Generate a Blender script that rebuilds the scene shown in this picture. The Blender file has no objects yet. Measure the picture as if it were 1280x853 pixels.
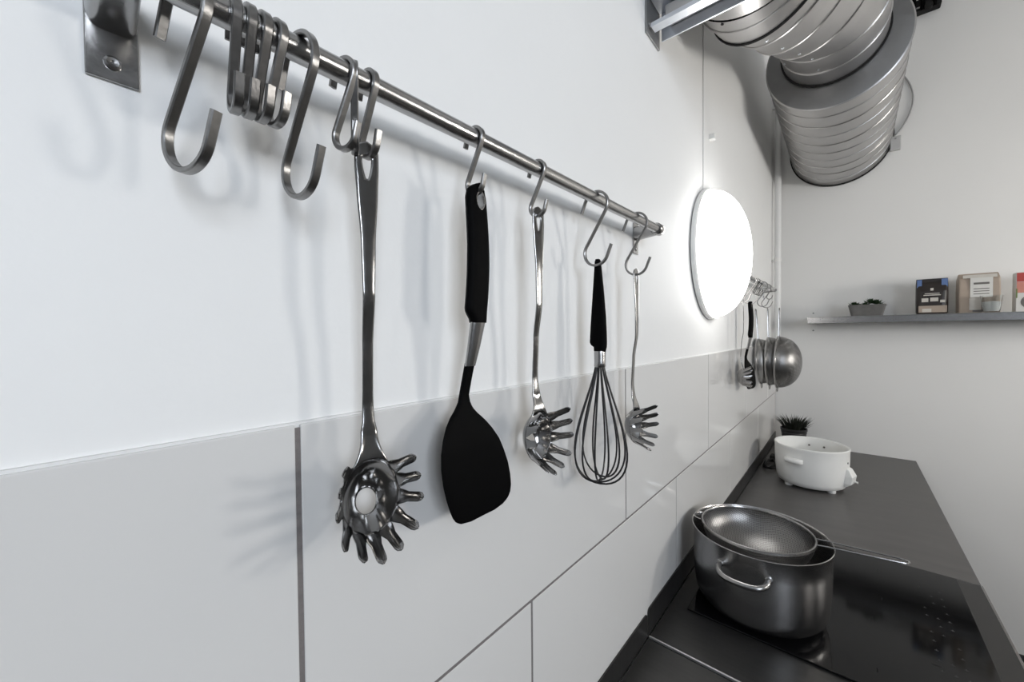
import bpy, bmesh, math, random
from mathutils import Vector, Matrix, Euler
from math import sin, cos, pi, sqrt, radians, asin

random.seed(7)
scene = bpy.context.scene
COL = scene.collection

# ------------------------------------------------------------------ camera
Z0 = 1.505                       # height of the top edge of the tiles
CAMP = Vector((0.3309, -0.1203, Z0 + 0.0715))
YAW, PITCH, ROLL = radians(40.896), radians(1.111), radians(-0.522)
fw = Vector((-sin(YAW) * cos(PITCH), cos(YAW) * cos(PITCH), -sin(PITCH)))
rt = Vector((cos(YAW), sin(YAW), 0.0))
up = rt.cross(fw)
rt2 = rt * cos(ROLL) + up * sin(ROLL)
up2 = up * cos(ROLL) - rt * sin(ROLL)
cam_data = bpy.data.cameras.new('camera')
cam_data.sensor_width = 36.0
cam_data.lens = 484.3 / 1280.0 * 36.0
cam_data.clip_start = 0.01
cam = bpy.data.objects.new('camera', cam_data)
COL.objects.link(cam)
m = Matrix((rt2, up2, -fw)).transposed().to_4x4()
m.translation = CAMP
cam.matrix_world = m
scene.camera = cam

# ------------------------------------------------------------------ world, light, exposure
scene.view_settings.view_transform = 'Standard'
scene.view_settings.look = 'None'
scene.view_settings.gamma = 1.0
scene.view_settings.use_curve_mapping = False
scene.view_settings.exposure = 0.06
world = bpy.data.worlds.new('world')
scene.world = world
world.use_nodes = True
bg = world.node_tree.nodes['Background']
bg.inputs['Color'].default_value = (0.62, 0.78, 1.0, 1)
bg.inputs['Strength'].default_value = 0.6

ROOM_X, ROOM_Y0, ROOM_Y1, ROOM_Z = 2.45, -2.3, 2.72, 3.3
WIN = (-1.75, -0.55, 1.55, 2.85)           # y0, y1, z0, z1 of the window in the right wall
ld = bpy.data.lights.new('window_daylight', 'AREA')
ld.shape = 'RECTANGLE'
ld.size, ld.size_y = 1.15, 1.25
ld.energy = 70
ld.color = (0.83, 0.90, 1.0)
lo = bpy.data.objects.new('window_daylight', ld)
COL.objects.link(lo)
lo.location = (ROOM_X + 0.16, (WIN[0] + WIN[1]) / 2, (WIN[2] + WIN[3]) / 2)
lo.rotation_euler = (0, radians(90), 0)
LAMP_POWER = 6.5                             # emission of the dome lamp on the tiled wall
LAMP2_POWER = 20.0                            # its twin on the opposite wall

# ------------------------------------------------------------------ materials
MATS = {}
def mat(name, color, rough=0.5, metal=0.0, noise=0.06, nscale=40.0, bump=0.0, bscale=200.0, stretch=None,
        spec=0.5, rvar=0.0, emit=None, coat=0.0, trans=0.0):
    if name in MATS:
        return MATS[name]
    M = bpy.data.materials.new(name)
    M.use_nodes = True
    nt = M.node_tree
    b = nt.nodes['Principled BSDF']
    tc = nt.nodes.new('ShaderNodeTexCoord')
    mp = nt.nodes.new('ShaderNodeMapping')
    nt.links.new(tc.outputs['Object'], mp.inputs['Vector'])
    if stretch:
        mp.inputs['Scale'].default_value = stretch
    nz = nt.nodes.new('ShaderNodeTexNoise')
    nz.inputs['Scale'].default_value = nscale
    nz.inputs['Detail'].default_value = 5
    nt.links.new(mp.outputs['Vector'], nz.inputs['Vector'])
    mx = nt.nodes.new('ShaderNodeMix')
    mx.data_type = 'RGBA'
    c0 = [max(0.0, c * (1 - noise)) for c in color]
    c1 = [min(1.0, c * (1 + noise)) for c in color]
    mx.inputs[6].default_value = (*c0, 1)
    mx.inputs[7].default_value = (*c1, 1)
    nt.links.new(nz.outputs['Fac'], mx.inputs[0])
    nt.links.new(mx.outputs[2], b.inputs['Base Color'])
    b.inputs['Roughness'].default_value = rough
    b.inputs['Metallic'].default_value = metal
    b.inputs['Specular IOR Level'].default_value = spec
    if coat:
        b.inputs['Coat Weight'].default_value = coat
        b.inputs['Coat Roughness'].default_value = 0.03
    if trans:
        b.inputs['Transmission Weight'].default_value = trans
    if rvar:
        mr = nt.nodes.new('ShaderNodeMapRange')
        mr.inputs['To Min'].default_value = max(0.02, rough - rvar)
        mr.inputs['To Max'].default_value = rough + rvar
        nt.links.new(nz.outputs['Fac'], mr.inputs['Value'])
        nt.links.new(mr.outputs['Result'], b.inputs['Roughness'])
    if bump:
        nb = nt.nodes.new('ShaderNodeTexNoise')
        nb.inputs['Scale'].default_value = bscale
        nb.inputs['Detail'].default_value = 4
        nt.links.new(mp.outputs['Vector'], nb.inputs['Vector'])
        bp = nt.nodes.new('ShaderNodeBump')
        bp.inputs['Strength'].default_value = bump
        bp.inputs['Distance'].default_value = 0.002
        nt.links.new(nb.outputs['Fac'], bp.inputs['Height'])
        nt.links.new(bp.outputs['Normal'], b.inputs['Normal'])
    if emit:
        b.inputs['Emission Color'].default_value = (*emit[0], 1)
        b.inputs['Emission Strength'].default_value = emit[1]
    MATS[name] = M
    return M

PAINT = mat('white_wall_paint', (0.80, 0.80, 0.79), 0.55, noise=0.015, nscale=6, bump=0.16, bscale=70)
PAINT_FAR = mat('far_wall_paint', (0.82, 0.815, 0.80), 0.6, noise=0.02, nscale=4, bump=0.10, bscale=60)
PAINT_GREY = mat('grey_wall_paint', (0.27, 0.27, 0.27), 0.7, noise=0.04, nscale=3, bump=0.08, bscale=60)
CEIL = mat('ceiling_paint', (0.62, 0.62, 0.61), 0.8, noise=0.02, nscale=4)
FLOOR = mat('dark_floor_tile', (0.10, 0.095, 0.09), 0.4, noise=0.12, nscale=9)
TILE = mat('glazed_white_tile', (0.66, 0.652, 0.637), 0.07, noise=0.01, nscale=3, bump=0.02, bscale=14)
GROUT = mat('grey_grout', (0.17, 0.155, 0.15), 0.9, noise=0.25, nscale=160, bump=0.4, bscale=500)
CAULK = mat('white_caulk', (0.70, 0.70, 0.69), 0.5, noise=0.03, nscale=60)
STEEL = mat('brushed_steel', (0.36, 0.355, 0.35), 0.24, 1.0, noise=0.12, nscale=120, bump=0.05, bscale=300, rvar=0.05)
STEEL_RAIL = mat('rail_steel', (0.44, 0.435, 0.43), 0.20, 1.0, noise=0.10, nscale=90, stretch=(8, 0.4, 8), bump=0.08, bscale=250)
STEEL_HOOK = mat('hook_steel', (0.25, 0.245, 0.24), 0.30, 1.0, noise=0.16, nscale=200, bump=0.06, bscale=400)
STEEL_SERVER = mat('polished_server_steel', (0.30, 0.295, 0.29), 0.14, 1.0, noise=0.10, nscale=60, bump=0.02, bscale=150, rvar=0.06)
STEEL_POT = mat('pot_steel', (0.43, 0.42, 0.415), 0.27, 1.0, noise=0.10, nscale=30, stretch=(1, 1, 18), bump=0.03, bscale=90)
STEEL_DARK = mat('dark_worn_steel', (0.062, 0.061, 0.060), 0.36, 0.75, noise=0.16, nscale=14, stretch=(1.2, 9, 1), bump=0.03, bscale=160, rvar=0.08)
WORKTOP = mat('dark_grey_worktop', (0.105, 0.101, 0.098), 0.42, 0.25, noise=0.42, nscale=6, stretch=(1.0, 3.6, 1.0), bump=0.03, bscale=120, rvar=0.08)
GALV = mat('galvanised_duct_steel', (0.47, 0.46, 0.455), 0.34, 0.95, noise=0.12, nscale=16, bump=0.03, bscale=60, rvar=0.06)
GALV_D = mat('dull_galvanised_plate', (0.30, 0.30, 0.30), 0.5, 0.85, noise=0.12, nscale=22)
GALV_B = mat('bright_galvanised_channel', (0.62, 0.64, 0.68), 0.30, 0.9, noise=0.10, nscale=30)
BLACK = mat('black_nylon', (0.0018, 0.0018, 0.002), 0.6, noise=0.2, nscale=90, bump=0.05, bscale=300, spec=0.05)
BLACK_SOFT = mat('black_rubber', (0.012, 0.012, 0.012), 0.7, noise=0.2, nscale=60, spec=0.25)
WIRE_BLACK = mat('black_coated_wire', (0.012, 0.012, 0.013), 0.4, noise=0.1, nscale=60)
GLASS_HOB = mat('black_ceramic_glass', (0.004, 0.004, 0.0045), 0.07, noise=0.2, nscale=20, spec=0.22)
PRINT_HOB = mat('hob_print', (0.045, 0.045, 0.045), 0.5, noise=0.1)
WHITE_PL = mat('white_plastic', (0.80, 0.80, 0.78), 0.32, noise=0.02, nscale=30)
WHITE_PIPE = mat('white_painted_pipe', (0.78, 0.78, 0.77), 0.45, noise=0.02, nscale=30)
DARK_HOLE = mat('dark_hole', (0.02, 0.02, 0.02), 0.8, noise=0.1)
CABINET = mat('grey_cabinet_front', (0.16, 0.16, 0.16), 0.5, noise=0.05, nscale=20)
SKIRT = mat('dark_skirting', (0.03, 0.03, 0.03), 0.5, noise=0.1)

def emit_mat(name, col, strength):
    M = mat(name, (0.9, 0.9, 0.9), 0.25, emit=(col, strength), noise=0.0)
    return M
OPAL = emit_mat('lit_opal_glass', (1.0, 0.985, 0.96), LAMP_POWER)
OPAL3 = emit_mat('lit_opal_glass_corner', (1.0, 0.97, 0.92), LAMP2_POWER * 2.3)
OPAL2 = emit_mat('lit_opal_glass_twin', (1.0, 0.96, 0.91), LAMP2_POWER)

def pane_material():
    M = bpy.data.materials.new('window_glass')
    M.use_nodes = True
    nt = M.node_tree
    for n in list(nt.nodes):
        nt.nodes.remove(n)
    out = nt.nodes.new('ShaderNodeOutputMaterial')
    mix = nt.nodes.new('ShaderNodeMixShader')
    tr = nt.nodes.new('ShaderNodeBsdfTransparent')
    gl = nt.nodes.new('ShaderNodeBsdfGlossy')
    gl.inputs['Roughness'].default_value = 0.02
    mix.inputs[0].default_value = 0.07
    nt.links.new(tr.outputs[0], mix.inputs[1])
    nt.links.new(gl.outputs[0], mix.inputs[2])
    nt.links.new(mix.outputs[0], out.inputs[0])
    return M
PANE = pane_material()

def mesh_gauze_material():
    """fine woven gauze: metal threads with small open cells, laid out on the bowl's own UVs"""
    M = bpy.data.materials.new('woven_steel_gauze')
    M.use_nodes = True
    nt = M.node_tree
    b = nt.nodes['Principled BSDF']
    out = nt.nodes['Material Output']
    b.inputs['Base Color'].default_value = (0.27, 0.265, 0.26, 1)
    b.inputs['Metallic'].default_value = 1.0
    b.inputs['Roughness'].default_value = 0.3
    tc = nt.nodes.new('ShaderNodeTexCoord')
    vor = nt.nodes.new('ShaderNodeTexVoronoi')
    vor.inputs['Scale'].default_value = 1.0
    vor.inputs['Randomness'].default_value = 0.0
    nt.links.new(tc.outputs['UV'], vor.inputs['Vector'])
    mr = nt.nodes.new('ShaderNodeMapRange')
    mr.inputs['From Min'].default_value = 0.24
    mr.inputs['From Max'].default_value = 0.32
    nt.links.new(vor.outputs['Distance'], mr.inputs['Value'])
    tr = nt.nodes.new('ShaderNodeBsdfTransparent')
    mix = nt.nodes.new('ShaderNodeMixShader')
    nt.links.new(mr.outputs['Result'], mix.inputs[0])
    nt.links.new(tr.outputs[0], mix.inputs[1])
    nt.links.new(b.outputs[0], mix.inputs[2])
    nt.links.new(mix.outputs[0], out.inputs[0])
    bp = nt.nodes.new('ShaderNodeBump')
    bp.inputs['Strength'].default_value = 0.35
    bp.inputs['Distance'].default_value = 0.001
    nt.links.new(vor.outputs['Distance'], bp.inputs['Height'])
    nt.links.new(bp.outputs['Normal'], b.inputs['Normal'])
    return M
GAUZE = mesh_gauze_material()

# ------------------------------------------------------------------ mesh helpers
class MB:
    def __init__(s):
        s.v, s.f, s.sm = [], [], []
    def add(s, verts, faces, smooth=True):
        o = len(s.v)
        s.v += [tuple(p) for p in verts]
        s.f += [tuple(i + o for i in f) for f in faces]
        s.sm += [smooth] * len(faces)
        return s
    def box(s, a, b, bev=0.0):
        x0, y0, z0 = [min(p, q) for p, q in zip(a, b)]
        x1, y1, z1 = [max(p, q) for p, q in zip(a, b)]
        if bev <= 0:
            v = [(x, y, z) for x in (x0, x1) for y in (y0, y1) for z in (z0, z1)]
            f = [(0, 1, 3, 2), (4, 6, 7, 5), (0, 4, 5, 1), (2, 3, 7, 6), (0, 2, 6, 4), (1, 5, 7, 3)]
            return s.add(v, f, False)
        bm = bmesh.new()
        bmesh.ops.create_cube(bm, size=1)
        for q in bm.verts:
            q.co = Vector(((x0 + x1) / 2 + q.co.x * (x1 - x0), (y0 + y1) / 2 + q.co.y * (y1 - y0), (z0 + z1) / 2 + q.co.z * (z1 - z0)))
        bmesh.ops.bevel(bm, geom=list(bm.edges), offset=bev, segments=2, affect='EDGES', profile=0.5)
        bm.verts.index_update()
        s.add([q.co[:] for q in bm.verts], [[q.index for q in f.verts] for f in bm.faces], False)
        bm.free()
        return s
    def lathe(s, prof, seg=48, axis='z', center=(0, 0, 0), cap0=False, cap1=False, close=False, smooth=True):
        """prof: list of (radius, height)"""
        c = Vector(center)
        V = []
        for r, h in prof:
            for i in range(seg):
                a = 2 * pi * i / seg
                if axis == 'z': p = (r * cos(a), r * sin(a), h)
                elif axis == 'x': p = (h, r * cos(a), r * sin(a))
                else: p = (r * sin(a), h, r * cos(a))
                V.append(c + Vector(p))
        F = []
        n = len(prof)
        for k in range(n if close else n - 1):
            for i in range(seg):
                j = (i + 1) % seg
                k2 = (k + 1) % n
                F.append((k * seg + i, k * seg + j, k2 * seg + j, k2 * seg + i))
        if cap0: F.append(tuple(range(seg))[::-1])
        if cap1: F.append(tuple((n - 1) * seg + i for i in range(seg)))
        return s.add(V, F, smooth)
    def sweep(s, path, r, seg=10, ref=None, sect=None, closed=False, caps=True, smooth=True):
        """tube (radius r, number or list) or section (list of (n, b) offsets) along path"""
        P = [Vector(p) for p in path]
        n = len(P)
        T = []
        for i in range(n):
            if closed: t = P[(i + 1) % n] - P[i - 1]
            else: t = P[min(i + 1, n - 1)] - P[max(i - 1, 0)]
            T.append(t.normalized())
        if ref is None:
            a = Vector((0, 0, 1)) if abs(T[0].z) < 0.9 else Vector((1, 0, 0))
            N = [(a - T[0] * a.dot(T[0])).normalized()]
            for i in range(1, n):
                q = N[-1] - T[i] * N[-1].dot(T[i])
                N.append(q.normalized())
            B = [T[i].cross(N[i]) for i in range(n)]
        else:
            ref = Vector(ref).normalized()
            B = [(ref - t * ref.dot(t)).normalized() for t in T]
            N = [B[i].cross(T[i]) for i in range(n)]
        V = []
        for i in range(n):
            rr = r[i] if isinstance(r, (list, tuple)) else r
            S = [(a * rr, b * rr) for a, b in sect] if sect else [(rr * cos(2 * pi * k / seg), rr * sin(2 * pi * k / seg)) for k in range(seg)]
            for a, b in S:
                V.append(P[i] + N[i] * a + B[i] * b)
        m_ = len(sect) if sect else seg
        F = []
        for i in range(n if closed else n - 1):
            i2 = (i + 1) % n
            for k in range(m_):
                k2 = (k + 1) % m_
                F.append((i * m_ + k, i * m_ + k2, i2 * m_ + k2, i2 * m_ + k))
        if caps and not closed:
            F.append(tuple(range(m_))[::-1])
            F.append(tuple((n - 1) * m_ + k for k in range(m_)))
        return s.add(V, F, smooth)
    def prism(s, poly, d0, d1, plane='yz', smooth=False):
        """polygon in a plane, extruded between two offsets along the remaining axis"""
        n = len(poly)
        def q(a, b, d):
            return {'yz': (d, a, b), 'xz': (a, d, b), 'xy': (a, b, d)}[plane]
        V = [q(a, b, d0) for a, b in poly] + [q(a, b, d1) for a, b in poly]
        F = [tuple(range(n)), tuple(range(2 * n - 1, n - 1, -1))]
        F += [(i, i + n, (i + 1) % n + n, (i + 1) % n) for i in range(n)]
        return s.add(V, F, smooth)
    def build(s, name, material, parent=None, bevel=0.0, solid=0.0, sub=0, autos=True, off=0.0, fix=True):
        me = bpy.data.meshes.new(name)
        me.from_pydata(s.v, [], s.f)
        for p, sm in zip(me.polygons, s.sm):
            p.use_smooth = sm
        if fix:
            bm = bmesh.new(); bm.from_mesh(me)
            bmesh.ops.recalc_face_normals(bm, faces=bm.faces)
            bm.to_mesh(me); bm.free()
        me.materials.append(material)
        me.update()
        o = bpy.data.objects.new(name, me)
        COL.objects.link(o)
        if parent: o.parent = parent
        if solid:
            md = o.modifiers.new('solid', 'SOLIDIFY'); md.thickness = solid; md.offset = off
        if bevel:
            md = o.modifiers.new('bevel', 'BEVEL'); md.width = bevel; md.segments = 2; md.limit_method = 'ANGLE'; md.angle_limit = radians(40)
        if sub:
            md = o.modifiers.new('sub', 'SUBSURF'); md.levels = sub; md.render_levels = sub
        if autos and any(s.sm):
            try:
                me.set_sharp_from_angle(angle=radians(42))
            except Exception:
                pass
        return o

def wn(o):
    md = o.modifiers.new('weighted', 'WEIGHTED_NORMAL'); md.weight = 100; md.keep_sharp = True
    return o

def thing(name, label, cat, loc=(0, 0, 0), rotz=0.0, group=None):
    o = bpy.data.objects.new(name, None)
    o.empty_display_size = 0.03
    COL.objects.link(o)
    o.location = loc
    o.rotation_euler = (0, 0, rotz)
    o['label'] = label
    o['category'] = cat
    if group: o['group'] = group
    return o
def tag(o, label, cat, group=None):
    o['label'] = label; o['category'] = cat
    if group: o['group'] = group
    return o
def struct(o, label=None):
    o['kind'] = 'structure'
    if label: o['label'] = label
    return o
def dup(root, label, loc, rotz=0.0, group=None):
    def cp(o, parent):
        c = o.copy(); COL.objects.link(c); c.parent = parent
        for ch in list(o.children):
            cp(ch, c)
        return c
    r = cp(root, None)
    r.location = loc; r.rotation_euler = (0, 0, rotz)
    r['label'] = label
    if group: r['group'] = group
    elif 'group' in r.keys(): del r['group']
    return r
def lerp(a, b, t): return a + (b - a) * t
def interp(tab, x):
    if x <= tab[0][0]: return tab[0][1]
    for (x0, y0), (x1, y1) in zip(tab, tab[1:]):
        if x <= x1:
            t = (x - x0) / (x1 - x0); t = t * t * (3 - 2 * t) * 0.5 + t * 0.5
            return y0 + (y1 - y0) * t
    return tab[-1][1]

# ------------------------------------------------------------------ room shell
XW = -0.006                                           # painted face of the tiled wall
struct(MB().box((-0.3, ROOM_Y0, -0.1), (ROOM_X + 0.3, ROOM_Y1, 0)).build('floor', FLOOR))
struct(MB().box((-0.2, ROOM_Y0 - 0.1, ROOM_Z), (ROOM_X + 0.2, ROOM_Y1 + 0.1, ROOM_Z + 0.1)).build('ceiling', CEIL))
wall_left = struct(MB().box((-0.16, ROOM_Y0, 0), (XW, ROOM_Y1, ROOM_Z)).build('wall_left', PAINT))
struct(MB().box((-0.16, ROOM_Y1, 0), (ROOM_X + 0.16, ROOM_Y1 + 0.15, ROOM_Z)).build('wall_far', PAINT_FAR))
struct(MB().box((-0.16, ROOM_Y0 - 0.15, 0), (ROOM_X + 0.16, ROOM_Y0, ROOM_Z)).build('wall_near', PAINT_GREY))
wr = MB()
wr.box((ROOM_X, ROOM_Y0, 0), (ROOM_X + 0.14, WIN[0], ROOM_Z))
wr.box((ROOM_X, WIN[1], 0), (ROOM_X + 0.14, ROOM_Y1, ROOM_Z))
wr.box((ROOM_X, WIN[0], 0), (ROOM_X + 0.14, WIN[1], WIN[2]))
wr.box((ROOM_X, WIN[0], WIN[3]), (ROOM_X + 0.14, WIN[1], ROOM_Z))
struct(wr.build('wall_right', PAINT_GREY))
# window in the right wall
w = thing('window_1', 'white framed window with two panes in the opposite wall', 'window', (ROOM_X, (WIN[0] + WIN[1]) / 2, WIN[2]))
del w['category']; w['kind'] = 'structure'
wy, wz = (WIN[1] - WIN[0]) / 2, WIN[3] - WIN[2]
fr = MB()
for y0, y1, z0, z1 in ((-wy, -wy + .05, 0, wz), (wy - .05, wy, 0, wz), (-wy + .05, wy - .05, 0, .05), (-wy + .05, wy - .05, wz - .05, wz), (-.025, .025, .05, wz - .05)):
    fr.box((.03, y0, z0), (.09, y1, z1), 0.004)
fr.build('window_frame', WHITE_PL, w)
for y0, y1 in ((-wy + .05, -.025), (.025, wy - .05)):
    MB().box((.055, y0, .05), (.061, y1, wz - .05)).build('window_pane', PANE, w)
MB().box((-.05, -wy - .03, -.03), (.14, wy + .03, 0), 0.004).build('window_sill', WHITE_PL, w)
struct(MB().box((0.62, ROOM_Y1 - 0.012, 0), (ROOM_X, ROOM_Y1, 0.085), 0.003).build('baseboard_far', SKIRT))

# tiles: two courses of 600 x 300 in half bond, 4 mm joints, each tile its own piece of the wall
TL, TH, GJ = 0.600, 0.300, 0.004
PITCHY = TL + GJ
grout = MB().box((XW - 0.002, ROOM_Y0 + .002, Z0 - 2 * TH - GJ), (-0.0009, ROOM_Y1 - .001, Z0 - 0.0025)).build('grout', GROUT, wall_left)
MB().box((XW - 0.001, ROOM_Y0 + .002, Z0 - 0.0035), (XW + 0.003, ROOM_Y1 - .001, Z0 + 0.002)).build('caulk_line', CAULK, wall_left)
tile_cache = {}
def tile_at(y0, y1, z1):
    w_ = round(y1 - y0, 4)
    if w_ not in tile_cache:
        me = MB().box((XW + 0.0005, 0, -TH), (0, w_, 0), 0.0011).build('tile', TILE, wall_left)
        tile_cache[w_] = me
        o = me
    else:
        o = tile_cache[w_].copy(); COL.objects.link(o)
    o.location = (0, y0, z1)
for row, off in ((0, 0.0), (1, 0.2995)):
    k = -4
    while True:
        y0 = off + k * PITCHY + GJ / 2
        y1 = y0 + TL
        k += 1
        if y1 < ROOM_Y0 + 0.05: continue
        if y0 > ROOM_Y1 - 0.02: break
        tile_at(max(y0, ROOM_Y0 + .002), min(y1, ROOM_Y1 - 0.003), Z0 - row * (TH + GJ))

# ------------------------------------------------------------------ worktops, upstands, cabinets
ZT = Z0 - 0.600                                         # worktop surface
def cabinet(y0, y1, label, doors, steel):
    c = thing('base_cabinet', label, 'cabinet', (0.0, y0, 0))
    L = y1 - y0
    MB().box((0.012, 0.002, 0.10), (0.56, L - 0.002, ZT - 0.042)).build('body', CABINET, c)
    MB().box((0.03, 0.004, 0.0), (0.50, L - 0.004, 0.10)).build('plinth', SKIRT, c)
    n = doors
    for i in range(n):
        a, b = L * i / n + 0.004, L * (i + 1) / n - 0.004
        d = MB().box((0.56, a, 0.105), (0.578, b, ZT - 0.05), 0.002).build('door', CABINET, c)
        MB().sweep([(0.578, (a + b) / 2 - .06, ZT - .10), (0.598, (a + b) / 2 - .06, ZT - .10), (0.598, (a + b) / 2 + .06, ZT - .10), (0.578, (a + b) / 2 + .06, ZT - .10)], 0.005).build('handle', STEEL, d)
YS0, YS1 = 0.708, 1.436                                 # cooking module between its two joints
cabinet(-1.30, YS0, 'grey base cabinet under the worn steel worktop', 3, True)
cabinet(YS0, YS1, 'grey base cabinet under the black glass hob', 2, True)
cabinet(YS1, ROOM_Y1 - 0.004, 'grey base cabinet under the dark grey worktop by the far wall', 2, False)

def upstand(label, y0, y1, h, material):
    # thin folded sheet against the tiles with rounded upper corners
    r = 0.008
    poly = [(y0, 0.001)]
    poly += [(y0 + r - r * cos(a), h - r + r * sin(a)) for a in [i * pi / 12 for i in range(7)]]
    poly += [(y1 - r + r * sin(a), h - r + r * cos(a)) for a in [i * pi / 12 for i in range(7)]]
    poly += [(y1, 0.001)]
    o = MB().prism(poly, 0.0004, 0.0028, 'yz').build('splash_strip', material)
    o.location = (0, 0, ZT)
    return tag(o, label, 'splash strip')
t = thing('steel_worktop', 'worn dark steel worktop with low upstand, running up to the hob section', 'worktop', (0, 0, ZT))
MB().box((0.003, -1.30, -0.040), (0.60, YS0 - 0.0012, -0.002), 0.002).build('top', STEEL_DARK, t)
upstand('lower steel splash strip behind the worn worktop, ending at the hob joint', -1.30, YS0 - 0.004, 0.054, STEEL_DARK)
t = thing('hob_worktop', 'dark steel cooking section with upstand, carrying the black glass hob', 'worktop', (0, 0, ZT))
MB().box((0.003, YS0 + 0.0012, -0.040), (0.60, YS1 - 0.001, 0.0), 0.0015).build('top', STEEL_DARK, t)
upstand('steel splash strip against the tiles behind the cooking pot', YS0 + 0.0015, YS1 - 0.001, 0.060, STEEL_DARK)
MB().box((0.004, YS0 + 0.0006, -0.004), (0.60, YS0 + 0.0044, 0.0022), 0.0009).build('edge_trim', mat('bright_trim', (0.75, 0.75, 0.74), 0.35, 0.9), t)
MB().box((0.597, YS0 + 0.003, -0.038), (0.602, YS1 - 0.002, 0.0010), 0.0008).build('front_trim', STEEL, t)
t = thing('stone_worktop', 'matt dark grey worktop with streaks reaching the far wall', 'worktop', (0, 0, ZT))
MB().box((0.003, YS1 + 0.001, -0.040), (0.60, ROOM_Y1 - 0.002, 0.0), 0.0015).build('top', WORKTOP, t)
upstand('steel splash strip against the tiles behind the white cooker', YS1, ROOM_Y1 - 0.004, 0.060, STEEL_DARK)

# hob
HX0, HX1, HY0, HY1 = 0.042, 0.556, 0.850, 1.428
hob = thing('induction_hob', 'black glass hob set in the steel worktop under the cooking pot', 'hob', ((HX0 + HX1) / 2, (HY0 + HY1) / 2, ZT))
hx, hy = (HX1 - HX0) / 2, (HY1 - HY0) / 2
MB().box((-hx, -hy, 0.0002), (hx, hy, 0.0045), 0.0012).build('glass_plate', GLASS_HOB, hob)
pr = MB()
def mark_ring(cx, cy, r, wdt):
    N = 40
    for a0 in (0, pi / 2, pi, 3 * pi / 2):
        for sgn in (-1, 1):
            pr.box((cx + cos(a0) * r - 0.006 * abs(cos(a0)) - wdt, cy + sin(a0) * r - 0.006 * abs(sin(a0)) - wdt, 0.0044),
                   (cx + cos(a0) * r + 0.006 * abs(cos(a0)) + wdt, cy + sin(a0) * r + 0.006 * abs(sin(a0)) + wdt, 0.0047))
for cx, cy, r in ((-0.11, 0.14, 0.09), (0.10, 0.13, 0.075), (-0.11, -0.14, 0.09), (0.08, -0.14, 0.09)):
    mark_ring(cx, cy, r, 0.0006)
pr.build('zone_marks', PRINT_HOB, hob)['kind'] = 'stuff'
pc = MB()
random.seed(3)
for i in range(11):                                      # row of touch controls along the front edge
    yy = -0.15 + i * 0.033
    for j in range(3):
        if random.random() < 0.75:
            xx = hx - 0.045 - j * 0.018
            pc.box((xx - 0.003, yy - 0.003, 0.0044), (xx + 0.003, yy - 0.0018, 0.0047))
            pc.box((xx - 0.0006, yy - 0.004, 0.0044), (xx + 0.0006, yy + 0.002, 0.0047))
pc.build('control_marks', PRINT_HOB, hob)['kind'] = 'stuff'

# ------------------------------------------------------------------ wall rails with brackets
RX, RR = 0.042, 0.0083
def make_rail(label, y0, y1, zc0, zc1, group):
    L = y1 - y0
    t = thing('hook_rail', label, 'rail', (0, (y0 + y1) / 2, (zc0 + zc1) / 2), 0, group)
    h = L / 2
    dz = (zc1 - zc0) / 2
    MB().sweep([(RX, -h, -dz), (RX, -h * .33, -dz * .33), (RX, h * .33, dz * .33), (RX, h, dz)], RR, 28, ref=(1, 0, 0)).build('tube', STEEL_RAIL, t)
    for s in (-1, 1):
        yb, zb = s * (h - 0.012), s * dz
        pl = MB()
        pl.box((XW + 0.0003, yb - 0.0115, zb - 0.043), (XW + 0.0028, yb + 0.0115, zb + 0.043), 0.0006)
        b = pl.build('bracket', STEEL, t)
        # tapered arm: a rounded block at the wall that narrows to a collar round the tube
        A = MB()
        rows = []
        for k in range(9):
            u = k / 8
            x = lerp(XW + 0.0028, RX - 0.004, u)
            hz = lerp(0.0135, 0.0108, u)
            hw = lerp(0.0112, 0.0100, u)
            zc = zb - lerp(0.001, 0.0, u)
            rows.append([(x, yb + hw * (abs(cos(a)) ** 0.45) * (1 if cos(a) > 0 else -1), zc + hz * (abs(sin(a)) ** 0.6) * (1 if sin(a) > 0 else -1)) for a in [2 * pi * i / 24 + 0.01 for i in range(24)]])
        V = [p for r_ in rows for p in r_]
        F = [(k * 24 + i, k * 24 + (i + 1) % 24, (k + 1) * 24 + (i + 1) % 24, (k + 1) * 24 + i) for k in range(8) for i in range(24)]
        A.add(V, F)
        A.build('arm', STEEL, b)
        MB().lathe([(0.0, -0.0115), (0.0100, -0.0115), (0.0112, -0.0100), (0.0112, 0.0100), (0.0100, 0.0115), (0.0, 0.0115)], 28, 'y', (RX, yb, zb)).build('collar', STEEL, b)
        for zz in (-0.0325, 0.0325):
            sc = MB().lathe([(0.0042, 0), (0.0040, 0.0012), (0.0028, 0.0021), (0.0012, 0.0019), (0.0011, 0.0010), (0.0, 0.0010)], 16, 'x', (XW + 0.0026, yb, zb + zz))
            sc.build('screw', STEEL, b)
    return t
def rail_z(y): return Z0 + 0.2695 + 0.0125 * y
make_rail('brushed steel rail carrying the utensils nearest the first tile joint, fixed by two brackets', -0.110, 0.675, rail_z(-0.11), rail_z(0.675), 'kitchen rails')
FR0, FR1, FRZ = 1.470, 2.305, Z0 + 0.282
make_rail('steel rail beyond the round wall lamp carrying stacked sieves', FR0, FR1, FRZ - .004, FRZ + .004, 'kitchen rails')

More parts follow.
